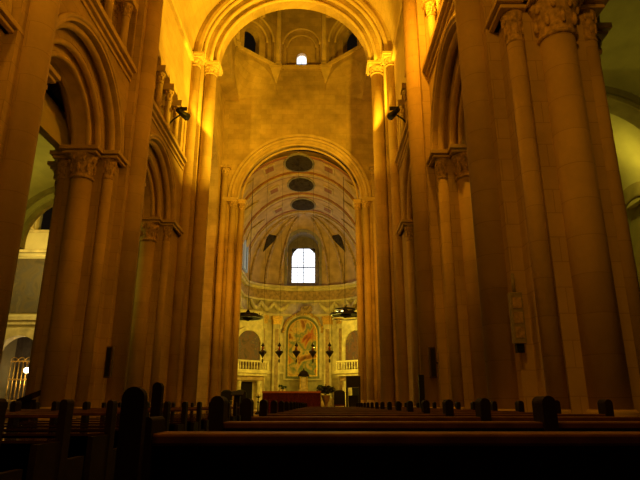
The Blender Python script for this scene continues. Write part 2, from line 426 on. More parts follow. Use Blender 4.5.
# ------------------------------------------------------------------ crossing arch
w = MB(); f = fx(YX0)
w.panel(f, -5.6, 5.6, ZV, 24.6, 0, ZV, 4.5, 0, 1.5, seg=40)
for s in (-1, 1):
    w.box(min(s * 4.95, s * 7.0), max(s * 4.95, s * 7.0), 22.2, YX1, 0, ZV); w.box(min(s * 5.6, s * 8), max(s * 5.6, s * 8), YX0, YX1, ZV, 24.6)
    w.box(min(s * 4.45, s * 5.0), max(s * 4.45, s * 5.0), 23.35, YX1, 0, ZV)
    w.box(min(s * 7.0, s * 18.5), max(s * 7.0, s * 18.5), YX1 - .4, YX1, 11.3, 24.6)
    w.box(min(s * AW, s * 18.5), max(s * AW, s * 18.5), YX1 - .4, YX1, 0, 11.3)
struct('wall_front', w, STONE)
t = thing('crossing_arch', 'great round stone arch lit bright yellow between nave and crossing', 'arch', (0, YX0, ZV))
MB().ring(f, 0, ZV, 4.5, 4.66, -.10, .02, seg=48).build('hood_mould', STONE_P, t)
MB().ring(f, 0, ZV, 4.12, 4.51, .3, 1.4, seg=48).build('outer_order', STONE_R, t)
MB().roll(f, 0, ZV, 4.40, .16, .10, seg=48).build('outer_roll', STONE_P, t)
MB().roll(f, 0, ZV, 4.08, .36, .10, seg=48).build('middle_roll', STONE_P, t)
MB().ring(f, 0, ZV, 3.78, 4.13, .6, 1.25, seg=48).build('inner_order', STONE_R, t)
MB().roll(f, 0, ZV, 3.84, .62, .09, seg=48).build('inner_roll', STONE_P, t)
for s in (-1, 1):
    t = thing('crossing_respond', 'tall cluster of two shafts with carved capitals carrying the %s end of the crossing arch' % SIDE[s], 'column', (s * 4.4, 23.5, 0), 'responds of the crossing arch')
    m = MB(); m.box(min(s * 3.75, s * 5.2), max(s * 3.75, s * 5.2), 22.5, 24.35, 0, .8); m.build('plinth', STONE_P, t, bevel=.02)
    for (x, y, r) in ((4.75, 23.0, .23), (4.16, 23.75, .29)):
        m = MB(); base(m, s * x, y, r, .8, 1.05); m.build('shaft_base', STONE_P, t)
        m = MB(); shaft(m, s * x, y, r, 1.03, ZV - .6); m.build('shaft', STONE_D, t)
        m = MB(); capital(m, s * x, y, r, ZV - .6, ZV - .2); m.build('leaf_capital', CARVE, t)
    m = MB()
    for e, z0, z1 in ((0, ZV - .22, ZV - .12), (.06, ZV - .12, ZV + .02)):
        m.box(min(s * (3.72 - e), s * 4.7), max(s * (3.72 - e), s * 4.7), 23.35 - e, 24.3, z0, z1)
        m.box(min(s * (4.38 - e), s * 5.2), max(s * (4.38 - e), s * 5.2), 22.62 - e, 23.9, z0, z1)
    m.build('abacus', STONE_P, t, bevel=.012)

# ------------------------------------------------------------------ chancel arch wall
ZC = 13.45; f = fx(YC); LX = 4.1; SZ = 23.05
w = MB(); w.panel(f, -5.5, 5.5, 0, SZ, 0, ZC, 4.35, 0, 1.0, seg=40)
for s in (-1, 1):
    w.box(min(s * 4.0, s * 5.5), max(s * 4.0, s * 5.5), YC + .35, YC + 1, 0, ZC)
    w.box(min(s * 5.5, s * 8.5), max(s * 5.5, s * 8.5), YC, YC + 1, 0, SZ)
struct('wall_back', w, STONE_R, 'wall with the chancel arch')
t = thing('chancel_arch', 'round stone arch opening from the crossing into the painted choir', 'arch', (0, YC, ZC))
MB().ring(f, 0, ZC, 4.35, 4.50, -.09, .02, seg=44).build('hood_mould', STONE_P, t)
MB().roll(f, 0, ZC, 4.27, .10, .10, seg=44).build('outer_roll', STONE_P, t)
MB().ring(f, 0, ZC, 4.02, 4.36, .2, .9, seg=44).build('outer_order', STONE_P, t)
MB().roll(f, 0, ZC, 3.95, .30, .10, seg=44).build('middle_roll', STONE_P, t)
MB().ring(f, 0, ZC, 3.66, 4.03, .42, .8, seg=44)
MB().roll(f, 0, ZC, 3.70, .42, .07, seg=44).build('inner_order', STONE_P, t)
for s in (-1, 1):
    t = thing('chancel_respond', 'slender shafts with small capitals carrying the %s end of the chancel arch' % SIDE[s], 'column', (s * 3.9, YC, .62), 'responds of the chancel arch')
    MB().box(min(s * 3.35, s * 4.9), max(s * 3.35, s * 4.9), YC - .55, YC + .95, .62, 1.1).build('plinth', STONE_P, t, bevel=.02)
    MB().box(min(s * 3.62, s * 4.3), max(s * 3.62, s * 4.3), YC + .42, YC + .9, 1.1, ZC - .1).build('jamb', STONE_P, t)
    for (x, y, r) in ((3.66, YC + .40, .17), (4.14, YC - .02, .19)):
        m = MB(); base(m, s * x, y, r, 1.1, 1.35); m.build('shaft_base', STONE_P, t)
        m = MB(); shaft(m, s * x, y, r, 1.33, ZC - .6); m.build('shaft', STONE_D, t)
        m = MB(); capital(m, s * x, y, r, ZC - .6, ZC - .2, 16); m.build('leaf_capital', CARVE, t)
    m = MB()
    for e, z0, z1 in ((0, ZC - .22, ZC - .12), (.05, ZC - .12, ZC + .02)):
        m.box(min(s * (3.42 - e), s * 4.3), max(s * (3.42 - e), s * 4.3), YC + .1 - e, YC + .95, z0, z1)
        m.box(min(s * (3.9 - e), s * 4.8), max(s * (3.9 - e), s * 4.8), YC - .3 - e, YC + .4, z0, z1)
    m.build('abacus', STONE_P, t)
    t = thing('corner_shaft', 'tall slender shaft in the %s corner of the crossing beside the chancel arch' % SIDE[s], 'column', (s * 4.75, YC - .15, 0), 'corner shafts of the crossing')
    m = MB(); base(m, s * 4.72, YC - .14, .2, .62, 1.1); m.build('base', STONE_P, t)
    m = MB(); shaft(m, s * 4.72, YC - .14, .19, 1.0, 15.1); m.build('shaft', STONE_D, t)
    m = MB(); capital(m, s * 4.72, YC - .14, .2, 15.05, 15.5, 16); m.box(s * 4.72 - .35, s * 4.72 + .35, YC - .5, YC + .1, 15.45, 15.65); m.build('capital', CARVE, t)

# crossing side arches
for s in (-1, 1):
    w = MB(); w.panel(fs(s, LX + .9), YX1, YC, ZC, SZ, (YX1 + YC) / 2, ZC, 3.1, 0, 1.2, seg=32)
    w.box(min(s * LX, s * 6.2), max(s * LX, s * 6.2), YX1, YC, 20.4, SZ)
    w.box(min(s * 5.0, s * 6.2), max(s * 5.0, s * 6.2), YC - .7, YC, 0, ZC)
    struct('wall_%s' % SIDE[s], w, STONE_R, 'wall of the crossing over the transept arch')

# ------------------------------------------------------------------ lantern
cy = (YX1 + YC) / 2; hy = (YC - YX1) / 2; a = 1.6; b = hy - 2.35
OCT = [(-a, cy + hy), (a, cy + hy), (LX, cy + b), (LX, cy - b), (a, cy - hy), (-a, cy - hy), (-LX, cy - b), (-LX, cy + b)]
LT = 32.5
w = MB(); mo = MB()
wp = 0
for i in range(8):
    p = Vector((*OCT[i], 0)); q = Vector((*OCT[(i + 1) % 8], 0)); tt = (q - p); Lg = tt.length; tt.normalize()
    nrm = Vector((-tt.y, tt.x, 0))
    if nrm.dot((p + q) / 2 - Vector((0, cy, 0))) < 0: nrm = -nrm
    def ff(u, z, d, p=p, tt=tt, nrm=nrm): v = p + tt * u + nrm * d; return (v.x, v.y, z)
    R = min(1.38, Lg / 2 - .3); c = Lg / 2
    w.panel(ff, -.15, Lg + .15, SZ, 28.0, c, 24.85, R, 0, .35, seg=20)
    w.panel(ff, -.3, Lg + .3, SZ, 28.0, c, 24.85, R - .28, .35, .65, seg=20)
    wr = .34 if i == 0 else .62
    wz = 24.25 if i == 0 else 24.9
    w.panel(ff, c - R - .1, c + R + .1, SZ, 27.2, c, wz, wr, .65, 1.1, seg=16)
    w.fbox(ff, -.3, Lg + .3, 28.0, LT, 0, .5)
    mo.roll(ff, c, 24.85, R - .03, .03, .08, seg=20); mo.roll(ff, c, 24.85, R - .31, .37, .07, seg=20)
    mo.fbox(ff, -.02, Lg + .02, SZ - .16, SZ + .06, -.14, .05)
struct('wall_lantern', w, STONE_R, 'eight-sided lantern walls above the crossing')
struct('trim_4', mo, STONE_P, 'sill and arch mouldings of the lantern')
struct('ceiling', MB().prism([(x * 1.1, cy + (y - cy) * 1.1) for x, y in OCT], LT, LT + .3), STONE, 'cover of the lantern')
# lantern window
win = MB(); f0 = lambda u, z, d: (u, YC + d, z)
V = [(-.36, 23.4), (.36, 23.4), (.36, 24.25)] + [(.36 * cos(t_), 24.25 + .36 * sin(t_)) for t_ in [pi * k / 10 for k in range(1, 10)]] + [(-.36, 24.25)]
n = len(V); win.add([(x, YC + .95, z) for x, z in V] + [(x, YC + .99, z) for x, z in V], [tuple(range(n)), tuple(range(n, 2 * n))[::-1]] + [(k, (k + 1) % n, n + (k + 1) % n, n + k) for k in range(n)])
wo = struct('wall_lantern', MB().box(-1.0, 1.0, YC + .66, YC + 1.0, SZ, 23.42), STONE_R, 'sill of the lantern window')
wo = struct('window_1', win, WINS, 'small bright round-headed lantern window')
gb = MB().box(-.36, .36, YC + .9, YC + .94, 23.86, 23.89).box(-.015, .015, YC + .9, YC + .94, 23.4, 24.55)
gb.build('window_bar', IRON, wo)
# corner shafts, corbels, squinches
for i, (x, y) in enumerate(OCT):
    if y < cy - b - .1: continue
    side = 'left' if x < 0 else 'right'
    d = Vector((x, y - cy, 0)).normalized(); px, py = x - d.x * .1, y - d.y * .1
    where = 'far' if y > cy + 2.5 else ('middle' if y > cy else 'near')
    t = thing('lantern_shaft', 'dark vertical rib shaft at the %s %s corner inside the lantern' % (where, side), 'column', (px, py, SZ), 'corner ribs of the lantern')
    m = MB(); base(m, px, py, .2, SZ + .06, SZ + .3); m.build('base', STONE_P, t)
    m = MB(); shaft(m, px, py, .17, SZ + .28, LT); m.build('shaft', STONE_P, t)
for s in (-1, 1):
    t = thing('corbel', 'pale tapering stone corbel under the %s far corner of the lantern' % SIDE[s], 'corbel', (s * 1.72, YC, 22), 'corbels below the lantern')
    x = s * 1.72
    MB().add([(x - .1, YC - .08, 21.75), (x + .1, YC - .08, 21.75), (x + .1, YC + .03, 21.75), (x - .1, YC + .03, 21.75),
              (x - .42, YC - .42, 22.75), (x + .42, YC - .42, 22.75), (x + .42, YC + .03, 22.75), (x - .42, YC + .03, 22.75)],
             [(3, 2, 1, 0), (4, 5, 6, 7), (0, 1, 5, 4), (1, 2, 6, 5), (2, 3, 7, 6), (3, 0, 4, 7)]).build('body', STONE_P, t)
    MB().box(x - .46, x + .46, YC - .46, YC + .03, 22.72, 22.92).build('cap_slab', STONE_P, t)
for k, (sx, sy) in enumerate(((-1, 1), (1, 1), (-1, -1), (1, -1))):
    A = Vector((sx * a, cy + sy * hy, 0)); B = Vector((sx * LX, cy + sy * b, 0)); mid = (A + B) / 2; half = (B - A).length / 2; tt = (B - A).normalized()
    corner = Vector((sx * LX, cy + sy * hy, 20.6)); zs = 20.9; rr = half - .02
    m = MB(); seg = 22
    arc = [mid + tt * (-rr * cos(pi * j / seg)) + Vector((0, 0, zs + rr * sin(pi * j / seg))) for j in range(seg + 1)]
    # fan surface from the corner to the arc
    V = [corner]; F = []
    for p in arc: V.append(p)
    F = [(0, j + 1, j + 2) for j in range(seg)]
    m.add(V, F, True)
    nn = Vector((sx, sy, 0)).normalized()
    # diagonal face above the arc
    top = [A + tt * (2 * half * j / seg) + Vector((0, 0, SZ)) for j in range(seg + 1)]
    m.add(arc + top, [(j, j + 1, seg + 2 + j, seg + 1 + j) for j in range(seg)])
    inn = [p + nn * .18 for p in arc]
    m.add(arc + inn, [(j, j + 1, seg + 2 + j, seg + 1 + j) for j in range(seg)])
    o = m.build('squinch', STONE_R)
    tag(o, 'fan-shaped corner arch under the %s %s diagonal of the lantern' % ('far' if sy > 0 else 'near', SIDE[sx]), 'arch', 'corner squinches of the crossing')

# ------------------------------------------------------------------ transepts
for s in (-1, 1):
    w = MB()
    w.box(min(s * 18, s * 18.5), max(s * 18, s * 18.5), YX1 - .5, YC + 3, 0, 18)
    if s > 0: w.box(8.5, 18.5, YC, YC + .6, 0, 18)
    else:
        g = fx(YC); w.panel(g, -18.2, -14.2, 0, 6.0, -16.2, 3.65, 1.32, 0, .6)
        w.box(-14.2, -8.5, YC, YC + .6, 0, 18); w.box(-18.2, -14.2, YC, YC + .6, 6.0, 11.4)
        w.panel(g, -18.2, -14.2, 11.4, 18, -15.8, 12.9, .5, 0, .6)
        struct('wall_chapel', MB().box(-18.2, -13.2, YC + 4, YC + 4.3, 0, 7).box(-18.4, -18.1, YC + .6, YC + 4, 0, 7).box(-13.4, -13.1, YC + .6, YC + 4, 0, 7).box(-18.4, -13.1, YC + .6, YC + 4.2, 6.5, 6.8), DARKST, 'walls of the far left chapel, coloured dark for its shade')  # shade inside the chapel is put into the dark wall material
    struct('wall_transept_%s' % SIDE[s], w, PLASTER)
    q = MB().ring(lambda u, z, d: (s * d, u, z), cy, ZC, hy, hy + .3, 6.0, 18.4, seg=24)
    struct('ceiling', q, PLASTER, 'vault of the %s transept' % SIDE[s])
struct('trim_5', MB().box(-18.2, -13.5, YC - .28, YC + .02, 5.85, 6.05).box(-18.2, -13.5, YC - .16, YC + .02, 5.6, 5.85)
       .box(-18.2, -13.5, YC - .3, YC + .02, 9.95, 10.12).box(-18.2, -13.5, YC - .12, YC + .02, 9.7, 9.82).box(-18.2, -13.5, YC - .12, YC + .02, 11.25, 11.42), MARBLE, 'ledges across the left transept wall')
o = MB().box(-17.9, -14.3, YC - .10, YC + .0, 6.3, 9.6).build('wall_painting', DARKP); tag(o, 'large dark old painting above the pointed chapel arch in the left transept', 'painting')
t = thing('chapel_arch', 'pale arch round the dark chapel opening at far left', 'arch', (-16.2, YC, 3.65))
MB().ring(fx(YC), -16.2, 3.65, 1.32, 1.8, -.10, .02).build('archivolt', MARBLE, t)
for x in (-17.76, -14.64): MB().box(x - .24, x + .24, YC - .1, YC + .02, 0, 3.65).build('jamb', MARBLE, t)
t = thing('gallery_arch', 'concentric green-lit rib arches above the dark gallery window at far left', 'arch', (-14, YC, 10.6))
for (r0, r1, d) in ((3.15, 3.55, -.5), (3.85, 4.15, -.7), (4.45, 4.7, -.9)):
    MB().ring(fx(YC), -13.6, 10.9, r0, r1, d, .02, a0=pi * .45).build('plaster_rib', PLASTER, t)
for (r0, r1, d) in ((3.5, 3.9, -.45), (4.1, 4.5, -.6)):
    MB().ring(fx(YC), -13.6, 10.9, r0, r1, d, .02, a0=pi * .45).build('stone_rib', DARKST, t)
for i, x in enumerate((-16.45, -15.12)):
    t = thing('gallery_column', 'small pale column at the %s of the dark gallery window, far left' % ('left', 'right')[i], 'column', (x, YC - .2, 11.42), 'columns of the gallery window')
    m = MB(); base(m, x, YC - .22, .13, 11.42, 11.6); m.build('base', MARBLE, t)
    m = MB(); shaft(m, x, YC - .22, .12, 11.58, 12.6); m.build('shaft', MARBLE, t)
    m = MB(); capital(m, x, YC - .22, .13, 12.55, 12.95, 12); m.build('capital', MARBLE, t)
# gilded grille and lamp in the chapel
t = thing('gilded_grille', 'tall gilded grille glowing inside the dark chapel at far left', 'grille', (-16.4, YC + 1.2, 0))
for k in range(6): MB().tube([(-17.15 + .24 * k, YC + 1.2, .1), (-17.15 + .24 * k, YC + 1.2, 3.6)], .035).build('bar', GILT, t)
for z in (.15, 1.3, 2.5, 3.55): MB().box(-17.2, -15.9, YC + 1.16, YC + 1.24, z, z + .08).build('rail', GILT, t)
m = MB()
for k in range(3): m.roll(lambda u, z, d: (u, YC + 1.2 + d, z), -17.0 + .42 * k + .02, 3.62, .2, 0, .03, seg=12)
m.build('scroll_crest', GILT, t)
t = thing('chapel_lamp', 'bright lamp with three warm bulbs in the far left chapel', 'lamp', (-15.55, YC + .6, 3.0))
MB().tube([(-15.55, YC + .6, 6.5), (-15.55, YC + .6, 3.25)], .015).build('cord', IRON, t)
MB().box(-15.95, -15.15, YC + .57, YC + .63, 3.2, 3.25).build('bracket', IRON, t)
for dx, dz in ((-.3, -.06), (0, .04), (.28, -.02)): MB().blob((-15.55 + dx, YC + .6, 3.1 + dz), .16, .16, .16).build('bulb', BULB, t)

# ------------------------------------------------------------------ choir
ZK = 10.9; HH = 6.0; CW = 5.0; YA = 44.2; BD = 3.3   # cornice height, vault rise, half width, apse start, apse depth
OFF = -.15
def wallpt(t, z, inset=0.):
    """t from 0 (left end of apse) to pi (right end)"""
    return (OFF - (CW - inset) * cos(t), YA + (BD - inset) * sin(t), z)
w = MB(); seg = 48
for s in (-1, 1):
    w.box(OFF + min(s * CW, s * (CW + .5)), OFF + max(s * CW, s * (CW + .5)), YC + 1, YA, .75, ZK)
V = []; F = []
for k in range(seg + 1):
    t_ = pi * k / seg
    V += [wallpt(t_, .6), wallpt(t_, ZK), wallpt(t_, ZK, -.4), wallpt(t_, .6, -.4)]
for k in range(seg):
    for j in range(4): F.append((k * 4 + j, k * 4 + (j + 1) % 4, k * 4 + 4 + (j + 1) % 4, k * 4 + 4 + j))
w.add(V, F, True)
struct('wall_choir', w, MARBLE, 'pale marble wall of the choir and its curved apse')
def band(mb, z0, z1, out):
    V = []; F = []
    path = [(OFF - CW, YC + 1.02, 1, 0)] + [None] * 0
    P = [((OFF - CW + .0), YC + 1.02, out, 0)]
    pts_o = [(OFF - CW - .02, YC + 1.02)] + [wallpt(pi * k / seg, 0, -.02)[:2] for k in range(seg + 1)] + [(OFF + CW + .02, YC + 1.02)]
    pts_i = [(OFF - CW + out, YC + 1.02)] + [wallpt(pi * k / seg, 0, out)[:2] for k in range(seg + 1)] + [(OFF + CW - out, YC + 1.02)]
    for (xo, yo), (xi, yi) in zip(pts_o, pts_i): V += [(xi, yi, z0), (xi, yi, z1), (xo, yo, z1), (xo, yo, z0)]
    n = len(pts_o)
    for k in range(n - 1):
        for j in range(4): F.append((k * 4 + j, k * 4 + (j + 1) % 4, k * 4 + 4 + (j + 1) % 4, k * 4 + 4 + j))
    mb.add(V, F)
m = MB(); band(m, ZK + .0, ZK + .18, .42); band(m, ZK - .22, ZK, .28); band(m, 9.70, 9.86, .18); band(m, 8.4, 8.62, .22); band(m, 3.55, 3.75, .12)
struct('trim_6', m, MARBLE, 'curved cornices of the apse')
m = MB(); band(m, 9.86, ZK - .22, .06); struct('trim_7', m, MARBLE_D, 'rose marble frieze under the apse cornice')
# vault over choir
def vpt(u, y, ins=0.):
    return (OFF - (CW - ins) * cos(u), y, ZK + .18 + (HH - .1 - ins) * sin(u))
def dome(tt, ps, ins=0.):
    r = cos(ps)
    return (OFF - (CW - ins) * cos(tt) * r, YA + (BD + .9 * sin(ps) * 0 - ins) * sin(tt) * r, ZK + .18 + (HH - .1 - ins) * sin(ps))
w = MB(); V = []; n = 32
for y in (YC + 1, YA):
    for k in range(n + 1): V.append(vpt(pi * k / n, y))
w.add(V, [(k, k + 1, n + 2 + k, n + 1 + k) for k in range(n)], True)
# thickness above
V = []
for y in (YC + 1, YA):
    for k in range(n + 1): V.append(vpt(pi * k / n, y, -.3))
w.add(V, [(k, k + 1, n + 2 + k, n + 1 + k) for k in range(n)], True)
struct('ceiling', w, VAULTC, 'painted barrel vault of the choir')
# apse half dome with a hole for the window
WX = OFF - .12; WR = 1.42; WZ = 14.35
w = MB(); nt_, np_ = 90, 44
idx = {}
V = []
for i in range(nt_ + 1):
    for j in range(np_ + 1):
        V.append(dome(pi * i / nt_, pi / 2 * j / np_))
F = []
for i in range(nt_):
    for j in range(np_):
        q = [i * (np_ + 1) + j, (i + 1) * (np_ + 1) + j, (i + 1) * (np_ + 1) + j + 1, i * (np_ + 1) + j + 1]
        cx = sum(V[k][0] for k in q) / 4; cz = sum(V[k][2] for k in q) / 4; cyy = sum(V[k][1] for k in q) / 4
        inside = abs(cx - WX) < WR and cyy > YA + 1 and (cz < WZ or (cx - WX) ** 2 + (cz - WZ) ** 2 < WR ** 2)
        if not inside: F.append(tuple(q))
w.add(V, F, True)
struct('ceiling', w, VAULTC, 'ribbed half dome over the apse')
def dome_y(x, z):
    sp = min(.999, max(0, (z - ZK - .18) / (HH - .1))); r = sqrt(1 - sp * sp)
    cx = max(-1, min(1, (x - OFF) / (CW * r)))
    return YA + BD * r * sqrt(max(0, 1 - cx * cx))
# window reveal
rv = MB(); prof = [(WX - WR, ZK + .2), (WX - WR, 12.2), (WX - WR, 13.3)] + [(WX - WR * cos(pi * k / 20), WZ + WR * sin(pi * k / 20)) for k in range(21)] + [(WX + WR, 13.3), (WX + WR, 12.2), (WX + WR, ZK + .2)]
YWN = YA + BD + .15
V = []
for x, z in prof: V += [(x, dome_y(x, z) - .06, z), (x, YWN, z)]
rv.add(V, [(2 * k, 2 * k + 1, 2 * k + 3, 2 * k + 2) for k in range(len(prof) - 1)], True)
Rm = MB()
V = []
for x, z in prof:
    nx = WX + (x - WX) * 1.16; nz = z + (.22 if z > WZ else 0)
    V += [(x, dome_y(x, z) - .07, z), (nx, dome_y(nx, nz) - .07, nz)]
Rm.add(V, [(2 * k, 2 * k + 1, 2 * k + 3, 2 * k + 2) for k in range(len(prof) - 1)])
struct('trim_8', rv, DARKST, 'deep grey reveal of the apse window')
struct('trim_9', Rm, VAULTG, 'painted surround of the apse window')
# back wall round the window
GX0, GX1, GZ0, GZT = WX - 1.03, WX + 1.03, 11.52, 14.7
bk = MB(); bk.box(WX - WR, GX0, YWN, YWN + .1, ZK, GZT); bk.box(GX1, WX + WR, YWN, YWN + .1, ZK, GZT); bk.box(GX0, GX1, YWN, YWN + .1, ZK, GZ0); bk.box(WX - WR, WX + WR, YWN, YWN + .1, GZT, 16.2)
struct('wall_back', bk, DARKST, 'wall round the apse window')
wo = MB()
gp = [(GX0, GZ0), (GX1, GZ0), (GX1, 13.9)] + [(WX + .82 + .21 * 0 + .2 * cos(q), 14.1 + .0 + .3 * sin(q)) for q in (0, .8)] + [(WX + .55, 14.66), (WX - .55, 14.66), (WX - .88, 14.32), (GX0, 13.9)]
n = len(gp); wo.add([(x, YWN + .06, z) for x, z in gp] + [(x, YWN + .1, z) for x, z in gp], [tuple(range(n)), tuple(range(n, 2 * n))[::-1]] + [(k, (k + 1) % n, n + (k + 1) % n, n + k) for k in range(n)])
wn = struct('window_2', wo, WIN, 'bright white barred window of the apse')
fr = MB()
fr.box(WX - .035, WX + .035, YWN - .04, YWN + .05, GZ0, 14.66).box(GX0, GX1, YWN - .04, YWN + .05, 12.88, 12.96)
fr.build('mullion', IRON, wn)
br = MB()
for k in range(1, 12):
    if k != 6: x = GX0 + (GX1 - GX0) * k / 12; br.box(x - .012, x + .012, YWN - .03, YWN + .04, GZ0, 14.6)
for k in range(1, 10):
    z = GZ0 + 3.1 * k / 10; br.box(GX0, GX1, YWN - .03, YWN + .04, z - .01, z + .01)
br.build('glazing_bars', GREYP, wn)
# ribs of the half dome
for k, tt in enumerate((.42, .82, 1.12, 2.02, 2.32, 2.72)):
    names = ('outermost left', 'second left', 'third left, beside the window', 'third right, beside the window', 'second right', 'outermost right')
    m = MB(); pts = [dome(tt, pi / 2 * j / 16, .03) for j in range(17)]
    m.tube(pts, .13, 6)
    o = m.build('dome_rib', MARBLE_D); tag(o, '%s painted rib fanning over the apse' % names[k], 'rib', 'ribs of the apse vault')
# transverse bands of the vault
def vband(mb, y0, y1, ins, u0=0., u1=pi, n=28):
    V = []; F = []
    for k in range(n + 1):
        u = u0 + (u1 - u0) * k / n
        V += [vpt(u, y0, -.02), vpt(u, y0, ins), vpt(u, y1, ins), vpt(u, y1, -.02)]
    for k in range(n):
        for j in range(4): F.append((k * 4 + j, k * 4 + (j + 1) % 4, k * 4 + 4 + (j + 1) % 4, k * 4 + 4 + j))
    mb.add(V, F)
def vpatch(mb, uc, yc, du, dy, ins, shape='oval', n=20):
    P = []
    if shape == 'oval': P = [(uc + du * cos(2 * pi * k / n), yc + dy * sin(2 * pi * k / n)) for k in range(n)]
    elif shape == 'rect': P = [(uc - du, yc - dy), (uc, yc - dy), (uc + du, yc - dy), (uc + du, yc + dy), (uc, yc + dy), (uc - du, yc + dy)]
    elif shape == 'tri': P = [(uc - du, yc), (uc, yc - dy), (uc + du, yc), (uc, yc + dy)]
    n = len(P)
    mb.add([vpt(u, y, ins) for u, y in P] + [vpt(u, y, 0) for u, y in P], [tuple(range(n)), tuple(range(n, 2 * n))[::-1]] + [(k, (k + 1) % n, n + (k + 1) % n, n + k) for k in range(n)])
OV = [34.15, 37.95, 42.2]
m = MB(); 
for y in (36.05, 40.1, 44.1): vband(m, y - .18, y + .18, .12)
struct('trim_10', m, VAULTC2, 'pale bands across the choir vault')
m = MB()
for y in (36.05, 40.1, 43.8): vband(m, y - .42, y - .2, .05)
for y in (33.2, 36.4, 40.5): vband(m, y - .12, y + .12, .05)
struct('trim_11', m, VAULTR, 'red painted bands across the choir vault')
for i, y in enumerate(OV):
    nm = ('nearest', 'middle', 'farthest')[i]
    t = thing('vault_medallion', '%s dark oval painting on the crown of the choir vault' % nm, 'painting', (OFF, y, ZK + HH), 'oval paintings on the choir vault')
    m = MB(); vpatch(m, pi / 2, y, .215, 1.50, .07); m.build('oval_frame', VAULTG, t)
    m = MB(); vpatch(m, pi / 2, y, .19, 1.33, .10); m.build('canvas', VPAINT, t)
    for s in (-1, 1):
        sd = SIDE[s]
        t = thing('painted_panel', 'small pale painted frame %s of the %s oval on the vault' % (sd, nm), 'painting', (OFF + s * 2, y, ZK + 5), 'small framed panels on the choir vault')
        m = MB(); vpatch(m, pi / 2 + s * .42, y, .085, .62, .06, 'rect'); m.build('frame', VAULTC2, t)
        m = MB(); vpatch(m, pi / 2 + s * .42, y, .06, .35, .08, 'rect'); m.build('panel', VAULTR, t)
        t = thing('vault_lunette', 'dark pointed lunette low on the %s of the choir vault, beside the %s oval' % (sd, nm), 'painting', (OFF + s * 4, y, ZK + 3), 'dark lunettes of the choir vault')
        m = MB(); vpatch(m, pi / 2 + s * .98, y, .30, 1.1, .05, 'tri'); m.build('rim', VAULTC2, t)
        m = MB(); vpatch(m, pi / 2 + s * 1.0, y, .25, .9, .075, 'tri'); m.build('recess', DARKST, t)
# dark triangles at the foot of the dome, recess shade put into their colour
for s in (-1, 1):
    tc = pi / 2 + s * .92
    P = [(tc - .2, .80), (tc + .2, .80), (tc + s * .04, .50)]
    m = MB(); m.add([dome(u, p, .06) for u, p in P] + [dome(u, p, .0) for u, p in P], [(0, 1, 2), (5, 4, 3), (0, 1, 4, 3), (1, 2, 5, 4), (2, 0, 3, 5)])
    o = m.build('dome_lunette', VPAINT); tag(o, 'dark triangular panel coloured as a shaded recess on the %s side of the apse dome' % SIDE[s], 'painting', 'dark triangles on the apse dome')
# side window (dim blue) in the left of the choir
m = MB(); m.add([(OFF - CW + .9, 38.6, 11.3), (OFF - CW + .9, 40.6, 11.3), (OFF - CW + 1.25, 40.6, 13.6), (OFF - CW + 1.25, 38.6, 13.6)], [(0, 1, 2, 3)])
m = MB().box(OFF - CW + .33, OFF - CW + .5, 41.2, 43.2, 11.35, 13.9)
wl = struct('window_3', m, WINB, 'dim blue window low in the left of the choir vault')
MB().box(OFF - CW + .5, OFF - CW + .54, 42.17, 42.23, 11.35, 13.9).build('mullion', IRON, wl)

# apse wall: pilasters, garlands, mouldings
pil = []
for k, x in enumerate((-3.75, -2.6, 1.97, 3.15)):
    tt = math.acos(max(-1, min(1, -(x - OFF) / CW)))
    wid = .3
    nm = ('outermost left', 'inner left', 'inner right', 'outermost right')[k]
    p0 = Vector(wallpt(tt, 0)); t = thing('pilaster', '%s pale marble pilaster on the apse wall' % nm, 'pilaster', (p0.x, p0.y, .75), 'pilasters of the apse wall')
    def slab(mb, half, z0, z1, o_):
        e = half / 4.6
        a0 = [wallpt(tt - e, z0, -.02), wallpt(tt + e, z0, -.02), wallpt(tt + e, z0, o_), wallpt(tt - e, z0, o_)]
        mb.add(a0 + [(x_, y_, z1) for x_, y_, _ in a0], [(3, 2, 1, 0), (4, 5, 6, 7), (0, 1, 5, 4), (1, 2, 6, 5), (2, 3, 7, 6), (3, 0, 4, 7)])
    m = MB(); slab(m, .44, .75, 1.6, .36); m.build('pedestal', MARBLE_D, t)
    m = MB(); slab(m, .34, 1.6, 7.7, .28); m.build('shaft', MARBLE, t)
    m = MB(); slab(m, .17, 2.0, 7.3, .295); m.build('inlay', MARBLE_D, t)
    m = MB(); slab(m, .38, 7.7, 8.1, .36); slab(m, .46, 8.1, 8.4, .42); m.build('capital', GILT, t)
for k in range(8):
    t0 = .42 + k * (pi - .84) / 8; t1 = t0 + (pi - .84) / 8
    if k in (3, 4): continue
    m = MB()
    for j in range(13):
        q = j / 12; tt = t0 + (t1 - t0) * q; z = 9.55 - .55 * sin(pi * q)
        m.blob(wallpt(tt, z, .16), .13 + .09 * sin(pi * q), .14, .13 + .09 * sin(pi * q), 8, 5, .15)
    o = m.build('carved_garland', MARBLE); tag(o, 'carved hanging garland on the apse frieze, number %d from the left end' % (k + 1 if k < 3 else k - 1), 'garland', 'carved garlands under the apse cornice')
    o['label'] = ('leftmost carved garland of the apse frieze', 'second carved garland from the left on the apse frieze', 'carved garland just left of the altar painting top', '', '',
                  'carved garland just right of the altar painting top', 'second carved garland from the right on the apse frieze', 'rightmost carved garland of the apse frieze')[k]
